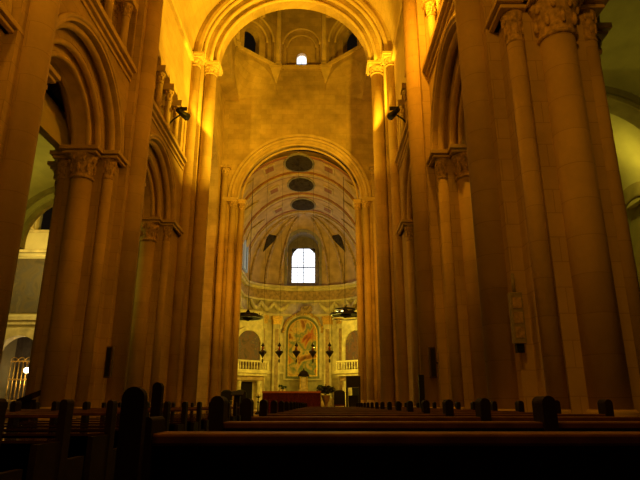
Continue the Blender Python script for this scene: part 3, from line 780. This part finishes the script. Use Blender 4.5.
# altar painting, centre of the apse
AX = OFF - .1; YP = YA + BD - .38; fp = fx(YP)
t = thing('altar_painting', 'tall arched colourful oil painting in a dark green frame behind the altar', 'painting', (AX, YP, 3.2))
def archshape(r, z0, zs, d0, d1, seg=20, k=1.):
    P = [(AX - r, z0), (AX + r, z0)] + [(AX + r * cos(pi * j / seg), zs + k * r * sin(pi * j / seg)) for j in range(seg + 1)]
    n = len(P); m = MB()
    m.add([(x, YP + d0, z) for x, z in P] + [(x, YP + d1, z) for x, z in P], [tuple(range(n)), tuple(range(n, 2 * n))[::-1]] + [(j, (j + 1) % n, n + (j + 1) % n, n + j) for j in range(n)])
    return m
archshape(1.62, 3.05, 7.0, .06, .35).build('outer_surround', MARBLE, t)
archshape(1.42, 3.2, 7.0, .0, .10).build('frame', FRAMEM, t)
archshape(1.25, 3.38, 6.95, -.04, .05).build('inner_gilding', GILT, t)
archshape(1.18, 3.45, 6.93, -.07, .0).build('canvas', ALTARP, t)
t = thing('carved_crest', 'carved gilded crest and scrolls crowning the altar painting', 'carving', (AX, YP, 8.6))
m = MB()
for k in range(26):
    q = pi * (k + .5) / 26; rr = 1.66 + random.uniform(-.05, .08)
    m.blob((AX + rr * cos(q), YP - .02, 7.0 + rr * sin(q)), .13, .12, .13, 7, 4, .2)
m.build('arched_border', GILT, t)
m = MB()
for k in range(22): m.blob((AX + random.uniform(-.7, .7), YP - .1, 8.75 + random.uniform(-.15, .5)), random.uniform(.1, .2), .14, random.uniform(.1, .2), 7, 4, .2)
m.build('cherub_cluster', MARBLE_D, t)
for s in (-1, 1):
    pts = [(AX + s * (1.75 + .12 * q + .55 * max(0, q - .5) ** 2), YP - .02, 8.3 - 1.1 * q) for q in [j / 8 for j in range(9)]]
    MB().tube(pts, .12, 8).build('scroll', MARBLE, t)

# side tribunes with balconies
for s in (-1, 1):
    sd = SIDE[s]; ang = radians(38); C0 = Vector((OFF + s * 4.30, 43.6, 0)); tu = Vector((s * cos(ang), -sin(ang), 0)); nn = Vector((-s * sin(ang), -cos(ang), 0))
    def fa(u, z, d): p = C0 + tu * u + nn * d; return (p.x, p.y, z)
    t = thing('tribune', 'marble balcony with a balustrade over a dark doorway on the %s of the choir' % sd, 'balcony', (C0.x, C0.y, .75), 'side balconies of the choir')
    m = MB(); m.fbox(fa, -1.45, 1.45, .75, 8.4, -.6, .0); m.build('marble_back', MARBLE, t)
    m = MB(); m.fbox(fa, -1.40, 1.40, 3.42, 3.62, 0, 1.0); m.fbox(fa, -1.32, 1.32, 3.22, 3.42, 0, .85); m.build('balcony_slab', MARBLE, t)
    m = MB(); m.fbox(fa, -1.2, 1.2, 2.9, 3.22, 0, .6); m.build('corbel', MARBLE_D, t)
    m = MB(); m.fbox(fa, -1.38, 1.38, 4.25, 4.38, .82, .96); m.fbox(fa, -1.38, 1.38, 3.62, 3.70, .84, .94); m.fbox(fa, -1.38, -1.25, 3.62, 4.3, .82, .96); m.fbox(fa, 1.25, 1.38, 3.62, 4.3, .82, .96); m.build('hand_rail', MARBLE, t)
    for j in range(10):
        p = fa(-1.12 + j * .25, 0, .89); m = MB(); m.lathe(p[0], p[1], [(.04, 3.7), (.075, 3.85), (.035, 4.05), (.055, 4.25)], 8); m.build('baluster', MARBLE, t)
    m = MB(); m.ring(fa, 0, 5.7, 1.05, 1.35, .0, .2, seg=20).fbox(fa, -1.35, -1.05, 3.62, 5.7, 0, .2).fbox(fa, 1.05, 1.35, 3.62, 5.7, 0, .2); m.build('arch_frame', MARBLE, t)
    P = [(-1.05, 3.62), (1.05, 3.62)] + [(1.05 * cos(pi * j / 16), 5.7 + 1.05 * sin(pi * j / 16)) for j in range(17)]
    n = len(P); m = MB(); m.add([fa(u, z, .06) for u, z in P] + [fa(u, z, .0) for u, z in P], [tuple(range(n)), tuple(range(n, 2 * n))[::-1]] + [(j, (j + 1) % n, n + (j + 1) % n, n + j) for j in range(n)])
    m.build('arch_painting', SIDEP, t)
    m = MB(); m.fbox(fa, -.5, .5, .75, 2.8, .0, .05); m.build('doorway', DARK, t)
    for u in (-.85, .85):
        p = fa(u, 0, .35); m = MB(); m.lathe(p[0], p[1], [(.2, .75), (.2, .95), (.15, 1.0), (.14, 2.6), (.2, 2.9)], 14); m.build('support_column', MARBLE, t)

# ------------------------------------------------------------------ altar group
AY = 29.9
t = thing('altar', 'altar table covered to the ground in patterned red cloth', 'altar', (-.2, AY, .62))
MB().box(-1.72, 1.30, AY, AY + .95, .62, 1.72).build('table_body', WOOD, t)
m = MB()
n = 60; V = []; F = []
for k in range(n + 1):
    x = -1.75 + 3.08 * k / n; dy = .03 * sin(k * 1.35)
    V += [(x, AY - .04 + dy, .66), (x, AY - .02, 1.78)]
for k in range(n): F.append((2 * k, 2 * k + 2, 2 * k + 3, 2 * k + 1))
m.add(V, F, True); m.box(-1.76, 1.34, AY - .03, AY + 1.0, 1.72, 1.79)
m.build('red_cloth', CLOTH, t)
MB().box(-1.77, 1.35, AY - .06, AY - .025, 1.70, 1.80).build('cloth_border', CLOTHT, t)
# tabernacle behind
t = thing('tabernacle', 'small gilded tabernacle with columns behind the altar', 'tabernacle', (0, 46.0, 1.2))
x = OFF + .05; y = 45.6
MB().box(x - 1.3, x + 1.3, y - .1, y + .9, .75, 2.15).build('pedestal', MARBLE, t)
MB().box(x - .40, x + .40, y, y + .6, 2.15, 2.3).build('base', MARBLE_D, t)
for dx in (-.28, .28): m = MB(); m.lathe(x + dx, y + .1, [(.07, 2.3), (.05, 2.4), (.05, 3.2), (.08, 3.3)], 10); m.build('column', GILT, t)
MB().box(x - .2, x + .2, y + .15, y + .55, 2.3, 3.25).build('door_case', MARBLE_D, t)
m = MB(); m.box(x - .45, x + .45, y - .05, y + .6, 3.3, 3.42); m.lathe(x, y + .28, [(.42, 3.42), (.36, 3.6), (.2, 3.75), (.06, 3.8), (.04, 3.95)], 14); m.build('canopy', WOOD, t)
for i, dx in enumerate((-1.75, -1.45, 1.3, 1.6)):
    xx = OFF + dx
    t = thing('flower_vase', '%s small vase of flowers beside the tabernacle' % ('far left', 'near left', 'near right', 'far right')[i], 'vase', (xx, 44.6, .75), 'vases beside the tabernacle')
    m = MB(); m.lathe(xx, 44.6, [(.16, .75), (.16, 1.9), (.10, 1.95), (.14, 2.15), (.08, 2.3)], 10); m.build('stand', MARBLE_D, t)
    m = MB()
    for _ in range(7): m.blob((xx + random.uniform(-.13, .13), 44.6 + random.uniform(-.1, .1), 2.42 + random.uniform(-.1, .14)), .08, .08, .08, 6, 4, .2)
    m.build('flowers', LEAF, t)
# plant on a stand right of the altar
t = thing('plant_stand', 'tall stone pedestal urn holding the dark plant right of the altar', 'pedestal', (1.72, 30.0, .62))
m = MB(); m.lathe(1.6, 30.2, [(.22, .62), (.22, .7), (.1, .78), (.08, 1.15), (.16, 1.3), (.24, 1.55), (.25, 1.6)], 14); m.build('urn', MARBLE_D, t)
t2 = thing('potted_plant', 'wide dark bushy plant on the pedestal right of the altar', 'plant', (1.6, 30.2, 1.6))
m = MB()
for _ in range(420):
    a_ = random.uniform(0, 2 * pi); r = random.uniform(.05, .5); z = 1.88 + random.uniform(-.22, .2) * (1.1 - r)
    p = Vector((1.6 + r * cos(a_), 30.2 + r * sin(a_) * .8, z)); d = Vector((random.uniform(-1, 1), random.uniform(-1, 1), random.uniform(-.8, .6))).normalized() * .09; e = Vector((random.uniform(-1, 1), random.uniform(-1, 1), random.uniform(-1, 1))).normalized() * .04
    m.add([p - d, p + e, p + d, p - e], [(0, 1, 2, 3)])
m.build('leaves', LEAF, t2)
MB().tube([(1.6, 30.2, 1.58), (1.6, 30.2, 2.18)], .03).build('stem', REDVEL, t2)
# candle stand left of the altar
t = thing('candle_stand', 'dark turned candle stand just left of the altar', 'candle stand', (-2.0, 30.2, .62))
m = MB(); m.lathe(-2.0, 30.2, [(.17, .62), (.15, .7), (.04, .78), (.035, 1.2), (.07, 1.25), (.03, 1.3), (.03, 1.45), (.12, 1.5), (.13, 1.54)], 12); m.build('stem', IRON, t)
m = MB(); m.lathe(-2.0, 30.2, [(.05, 1.54), (.05, 1.66)], 10); m.build('candle', MARBLE, t)
# pulpit/canopied seat on the right
t = thing('canopied_seat', 'dark canopied seat on thin posts at the right of the chancel', 'seat', (3.1, 31.0, .62))
MB().box(2.72, 3.5, 30.7, 31.45, 2.02, 2.62).build('canopy', BLACK, t)
for xx in (2.76, 3.45):
    for yy in (30.75, 31.4): MB().box(xx - .04, xx + .04, yy - .04, yy + .04, .35, 2.05).build('post', IRON, t)
MB().box(2.85, 3.38, 30.85, 31.35, 1.0, 1.1).box(2.85, 3.38, 31.3, 31.38, 1.1, 1.6).build('seat', BLACK, t)
# chairs in the sanctuary
def chair(x, y, lab, sc=1., rot=0):
    t = thing('armchair', lab, 'chair', (x, y, .35), 'dark chairs in the sanctuary')
    b0 = .35 if y > 28.3 else 0
    if y > 28.8: b0 = .62
    t.location.z = b0
    m = MB().box(x - .3, x + .3, y - .28, y + .28, b0 + .42, b0 + .5); m.build('seat', REDVEL, t)
    m = MB().box(x - .3, x + .3, y + .22, y + .29, b0 + .5, b0 + 1.15); m.blob((x, y + .255, b0 + 1.15), .28, .035, .12); m.build('backrest', BLACK, t)
    for dx in (-.27, .27):
        for dy in (-.24, .25): MB().box(x + dx - .03, x + dx + .03, y + dy - .03, y + dy + .03, b0, b0 + .43).build('leg', BLACK, t)
        MB().box(x + dx - .03, x + dx + .03, y - .28, y + .26, b0 + .68, b0 + .72).build('arm', BLACK, t)
        MB().box(x + dx - .02, x + dx + .02, y - .26, y - .22, b0 + .5, b0 + .68).build('arm_post', BLACK, t)
chair(-2.95, 30.0, 'dark armchair left of the altar, the one nearer to it')
chair(-3.75, 30.3, 'dark armchair left of the altar, against the chancel pier')
chair(2.35, 30.6, 'dark armchair right of the altar beside the canopied seat')
t = thing('lectern', 'dark lectern with a sloping top at the left of the sanctuary', 'lectern', (-3.0, 28.9, .62))
MB().box(-3.1, -2.8, 28.95, 29.2, .62, 1.55).build('column', WOOD, t)
MB().add([(-3.25, 28.8, 1.55), (-2.65, 28.8, 1.55), (-2.65, 29.35, 1.75), (-3.25, 29.35, 1.75), (-3.25, 28.8, 1.6), (-2.65, 28.8, 1.6), (-2.65, 29.35, 1.8), (-3.25, 29.35, 1.8)],
         [(3, 2, 1, 0), (4, 5, 6, 7), (0, 1, 5, 4), (1, 2, 6, 5), (2, 3, 7, 6), (3, 0, 4, 7)]).build('reading_top', WOOD, t)

# ------------------------------------------------------------------ hanging sanctuary lamps
LY = 33.6
for i, px in enumerate((263.4, 279.8, 296.7, 313., 329.5)):
    x = 1.4 + (px - 322) * 1.04 / 569 * LY
    z = CAMZ + 2.86 * LY / 32
    lab = ('leftmost', 'second from the left', 'middle', 'second from the right', 'rightmost')[i] + ' of five small dark sanctuary lamps hanging on chains'
    t = thing('sanctuary_lamp', lab, 'lamp', (x, LY, z), 'hanging sanctuary lamps')
    MB().tube([(x, LY, z + .55), (x, LY, ZK + 5.9)], .008, 5).build('chain', IRON, t)
    m = MB(); m.lathe(x, LY, [(.02, z + .60), (.05, z + .52), (.12, z + .40), (.04, z + .34)], 12); m.build('crown', IRON, t)
    m = MB(); m.lathe(x, LY, [(.05, z + .34), (.07, z + .24), (.06, z + .08)], 10); m.build('glass', REDG, t)
    m = MB(); m.lathe(x, LY, [(.16, z + .10), (.26, z + .04), (.24, z - .02), (.12, z - .16), (.04, z - .28), (.02, z - .34)], 14); m.build('bowl', IRON, t)
    m = MB(); m.blob((x, LY, z - .50), .055, .055, .13); m.tube([(x, LY, z - .33), (x, LY, z - .42)], .01, 5); m.build('pendant', IRON, t)
    for a_ in range(3): MB().tube([(x + .22 * cos(a_ * 2.09), LY + .22 * sin(a_ * 2.09), z + .04), (x, LY, z + .55)], .009, 4).build('hanger', IRON, t)
# ring chandeliers
for s, x, z, nb in ((-1, -3.22, 5.02, 18), (1, 2.85, 5.2, 18)):
    y = 33.9; zz = CAMZ + z * 33.9 / 33
    t = thing('chandelier', 'wide dark iron crown chandelier hanging at the %s of the chancel arch' % SIDE[s], 'chandelier', (x, y, zz), 'iron crown chandeliers')
    def hoop(R, z, r): 
        m = MB(); m.tube([(x + R * cos(2 * pi * k / 28), y + R * sin(2 * pi * k / 28), z) for k in range(29)], r, 6); return m
    hoop(.88, zz, .07).build('lower_ring', IRON, t)
    hoop(.62, zz + .18 + (.12 if s > 0 else 0), .06).build('upper_ring', IRON, t)
    m = MB()
    for k in range(4): a_ = pi * k / 4; m.tube([(x - .88 * cos(a_), y - .88 * sin(a_), zz), (x + .88 * cos(a_), y + .88 * sin(a_), zz)], .035, 5)
    m.build('spokes', IRON, t)
    if s > 0: hoop(.80, zz - .22, .03).build('bottom_ring', IRON, t)
    m = MB(); m.lathe(x, y, [(.05, zz - .22), (.30, zz - .1), (.4, zz + .04), (.18, zz + .25), (.05, zz + .5)], 12); m.build('hub', DARK, t)
    m = MB(); m.lathe(x, y, [(.86, zz - .03), (.88, zz + .03), (.5, zz + .16), (.1, zz + .2)], 24); m.build('pan', DARK, t)
    for k in range(12):
        a_ = 2 * pi * k / 12; cxx, cyy = x + .88 * cos(a_), y + .88 * sin(a_)
        m = MB(); m.lathe(cxx, cyy, [(.06, zz + .04), (.065, zz + .08), (.022, zz + .09), (.022, zz + .22)], 8); m.build('candle_holder', IRON, t)
    MB().tube([(x, y, zz + .5), (x, y, ZK + 5.2)], .018, 5).build('chain', IRON, t)
    if s > 0:
        for dx, dy in ((-.45, -.35), (-.2, -.5)): MB().blob((x + dx, y + dy, zz + .1), .12, .12, .06).build('bulb', BULBG, t)

# ------------------------------------------------------------------ floodlights on the galleries
def flood(s, y, z, lab):
    x = s * 4.42
    t = thing('floodlight', lab, 'lamp', (x, y, z), 'black floodlights on the gallery ledges')
    MB().tube([(s * 4.95, y, z - .5), (s * 4.75, y, z - .25), (s * 4.42, y, z)], .035, 6).build('bracket', BLACK, t)
    m = MB(); m.tube([(x + s * .12, y - .28, z + .02), (x - s * .02, y + .1, z + .04), (x - s * .12, y + .36, z + .06)], [.09, .13, .17], 12); m.build('lamp_housing', BLACK, t)
    m = MB(); m.box(x - .2, x + .2, y - .05, y + .01, z + .15, z + .30); m.build('shade_flap', BLACK, t)
flood(-1, 20.2, 12.72, 'black floodlight on the left gallery ledge near the crossing arch')
flood(1, 20.2, 12.72, 'black floodlight on the right gallery ledge near the crossing arch')
flood(1, 13.0, 12.9, 'black floodlight on the right gallery ledge at the top edge of the view')

# ------------------------------------------------------------------ column loudspeakers and small wall fittings
def speaker(s, y, lab, big=False):
    x = s * (4.6 if big else 4.45); h = .42; z = 2.5 if big else 2.25
    t = thing('wall_speaker' if not big else 'column_speaker', lab, 'speaker', (x, y, z), None if big else 'small dark column speakers on the piers')
    if big:
        MB().box(x - .10, x + .10, y - .08, y + .06, z - .42, z + .42).build('case', GREYP, t, bevel=.012)
        for dz in (-.24, 0, .24): MB().box(x - .07, x + .07, y - .09, y - .078, z + dz - .09, z + dz + .09).build('grille', CARVE, t)
        MB().box(x - .06, x + .06, y - .04, y + .06, z - .56, z - .42).build('junction_box', BLACK, t)
        MB().tube([(x, y, z + .42), (x, y, z + .75)], .03, 6).build('mount', GREYP, t)
    else:
        MB().box(x - .09, x + .09, y - .09, y + .05, z - .42, z + .42).build('case', SPK, t, bevel=.01)
        MB().box(x - .06, x + .06, y - .1, y - .088, z - .38, z + .38).build('grille', BLACK, t)
    MB().tube([(x, y + .02, z), (s * 4.72, y + .35, z)], .025, 5).build('wall_arm', IRON, t)
speaker(1, 8.95, 'tall grey column speaker on the nearest right pier', True)
speaker(1, 15.4, 'small dark column speaker on the second right pier')
speaker(-1, 15.3, 'small dark column speaker on the second left pier')
t = thing('floor_stand', 'thin dark upright stand on the floor before the second right pier', 'stand', (3.6, 12.6, 0))
MB().lathe(3.62, 12.6, [(.18, 0), (.18, .04), (.03, .06)], 12).build('foot', BLACK, t)
MB().box(3.56, 3.68, 12.56, 12.64, .05, 1.78).build('post', BLACK, t)

# ------------------------------------------------------------------ pews
def pew(x0, x1, y, lab, posts, near=False):
    """row facing the altar; y is the back face that the camera sees"""
    t = thing('pew', lab, 'pew', ((x0 + x1) / 2, y, 0), 'dark wooden pews')
    zt = 1.065
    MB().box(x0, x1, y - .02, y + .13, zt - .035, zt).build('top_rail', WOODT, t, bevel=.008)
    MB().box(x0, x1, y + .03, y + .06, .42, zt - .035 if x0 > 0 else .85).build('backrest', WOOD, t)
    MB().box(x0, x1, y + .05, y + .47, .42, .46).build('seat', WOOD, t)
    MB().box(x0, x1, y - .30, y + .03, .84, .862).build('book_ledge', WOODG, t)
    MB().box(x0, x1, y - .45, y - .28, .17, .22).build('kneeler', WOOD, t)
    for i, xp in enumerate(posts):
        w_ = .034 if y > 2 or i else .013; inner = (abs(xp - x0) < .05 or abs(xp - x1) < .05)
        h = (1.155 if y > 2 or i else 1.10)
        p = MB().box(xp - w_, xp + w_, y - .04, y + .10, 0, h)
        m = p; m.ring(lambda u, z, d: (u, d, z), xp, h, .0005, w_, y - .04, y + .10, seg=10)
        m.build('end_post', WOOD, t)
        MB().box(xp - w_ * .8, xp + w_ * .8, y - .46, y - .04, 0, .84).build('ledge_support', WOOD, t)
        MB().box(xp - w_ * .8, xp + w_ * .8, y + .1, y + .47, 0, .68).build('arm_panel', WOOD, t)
for k in range(16):
    y = 1.75 + 1.1 * k
    row = ('nearest to the camera', 'second row', 'third row', 'fourth row', 'fifth row', 'sixth row', 'seventh row', 'eighth row', 'ninth row', 'tenth row', 'eleventh row', 'twelfth row', 'thirteenth row', 'fourteenth row', 'fifteenth row', 'sixteenth row, farthest')[k]
    pew(.88, 3.95, y, 'long dark wooden pew right of the aisle, %s' % row, (.88, 2.52, 3.92))
    if k >= 1: pew(-3.95, -.88, y, 'long dark wooden pew left of the aisle, %s' % row, (-.88, -2.52, -3.92))
# tall carved kneeler stand at the aisle end of the nearest pew
t = thing('pew_end_board', 'tall dark pew end with rounded top at the aisle, close to the camera', 'pew end', (.82, 1.6, 0))
m = MB().box(.845, .908, 1.57, 1.60, 0, 1.165); m.ring(lambda u, z, d: (u, d, z), .8765, 1.165, .0005, .0315, 1.57, 1.60, seg=12); m.build('front_board', WOOD, t)
m = MB().box(.822, .854, 1.92, 1.95, 0, 1.205); m.ring(lambda u, z, d: (u, d, z), .838, 1.205, .0005, .016, 1.92, 1.95, seg=10); m.build('rear_board', WOOD, t)
# isolated dark things behind the left pews
t = thing('prayer_stand', 'dark slanted prayer stand under the tall left arcade arch', 'stand', (-5.6, 13.5, 0))
MB().box(-5.72, -5.48, 13.4, 13.65, 0, 1.25).build('body', WOOD, t)
MB().box(-5.8, -5.4, 13.3, 13.75, 0, .08).build('foot', WOOD, t)
MB().add([(-5.78, 13.3, 1.15), (-5.42, 13.3, 1.25), (-5.42, 13.7, 1.35), (-5.78, 13.7, 1.2), (-5.78, 13.3, 1.25), (-5.42, 13.3, 1.40), (-5.42, 13.7, 1.48), (-5.78, 13.7, 1.3)],
         [(3, 2, 1, 0), (4, 5, 6, 7), (0, 1, 5, 4), (1, 2, 6, 5), (2, 3, 7, 6), (3, 0, 4, 7)]).build('sloping_top', WOOD, t)

# ------------------------------------------------------------------ lights
SOD = (1., .37, .008)
def light(kind, name, loc, col, energy, size=.3, target=None, angle=100, blend=.4):
    d = bpy.data.lights.new(name, kind); d.color = col; d.energy = energy
    if kind in ('POINT', 'SPOT'): d.shadow_soft_size = size
    if kind == 'SPOT': d.spot_size = radians(angle); d.spot_blend = blend
    if kind == 'AREA': d.size = size
    o = bpy.data.objects.new(name, d); COL.objects.link(o); o.location = loc
    if target is not None: o.rotation_euler = (Vector(target) - Vector(loc)).to_track_quat('-Z', 'Y').to_euler()
    return o
YEL = (1., .52, .012)
light('SPOT', 'floodlight_beam', (4.10, 20.75, 12.98), YEL, 3600, .05, (-4.9, 23.6, 17.5), 84, .25)
light('SPOT', 'floodlight_beam', (4.10, 20.75, 12.98), YEL, 3300, .05, (-3.6, 26.0, 20.9), 108, .2)
light('SPOT', 'floodlight_beam', (-4.10, 20.75, 12.95), YEL, 1500, .05, (3.5, 26.5, 21.5), 112, .12)
light('POINT', 'nave_lamp_and_fill', (4.0, 13.4, 13.3), SOD, 620, .15)
light('POINT', 'nave_lamp_and_fill', (-3.8, 6.5, 12.5), SOD, 330, .3)
light('POINT', 'nave_lamp_and_fill', (2.5, 1.0, 9.5), SOD, 480, .4)
light('POINT', 'nave_lamp_and_fill', (0.2, 1.2, 4.6), SOD, 95, .4)  # low fill added to brighten the pier bottoms, no fixture here
light('SPOT', 'crossing_lamp', (5.4, 25.0, 9.0), SOD, 1000, .15, (-1, 32, 8), 120, .6)
light('SPOT', 'crossing_lamp', (-5.4, 25.0, 9.0), SOD, 900, .15, (2, 32, 9), 120, .6)
GRN = (.85, .66, .05)
light('POINT', 'aisle_lamp', (-9.8, 21.0, 8.0), GRN, 110, .3)
light('POINT', 'aisle_lamp', (11.9, 18.0, 9.2), GRN, 45, .15)
light('POINT', 'aisle_lamp', (10.0, 13.0, 7.5), GRN, 45, .3)
light('POINT', 'transept_lamp', (-15.2, 28.6, 9.0), (1., .72, .16), 420, .3)
light('POINT', 'chapel_glow', (-15.6, YC + .9, 2.7), (1., .6, .2), 40, .1)
CH = (1., .72, .06)
light('POINT', 'choir_lamp', (2.75, 39.0, 6.0), CH, 820, .12)
light('POINT', 'choir_lamp', (-3.2, 36.5, 5.2), CH, 160, .12)
light('POINT', 'choir_lamp', (0, 40.0, 4.5), CH, 160, .3)
light('AREA', 'window_daylight', (WX, YWN - .1, 13.0), (.8, .9, 1.), 60, 1.8, (0, 36, 8))

W = bpy.data.worlds.new('world'); S.world = W; W.use_nodes = True
W.node_tree.nodes['Background'].inputs[0].default_value = (.010, .006, .003, 1); W.node_tree.nodes['Background'].inputs[1].default_value = .5

# ------------------------------------------------------------------ camera
cd = bpy.data.cameras.new('camera'); cam = bpy.data.objects.new('camera', cd); COL.objects.link(cam); S.camera = cam
cd.sensor_width = 36; cd.sensor_fit = 'HORIZONTAL'; cd.lens = 545 * 36 / 640; cd.clip_end = 200; cd.clip_start = .05
cam.location = (1.4, 0, CAMZ)
pitch = atan(164 / 545); yaw = atan(2 / 545)
cam.rotation_euler = (pi / 2 + pitch, 0, yaw)
S.view_settings.view_transform = 'Standard'; S.view_settings.look = 'None'; S.view_settings.gamma = 1; S.view_settings.use_curve_mapping = False
S.view_settings.exposure = 0.
S.cycles.use_denoising = True
S.cycles.max_bounces = 8; S.cycles.diffuse_bounces = 5
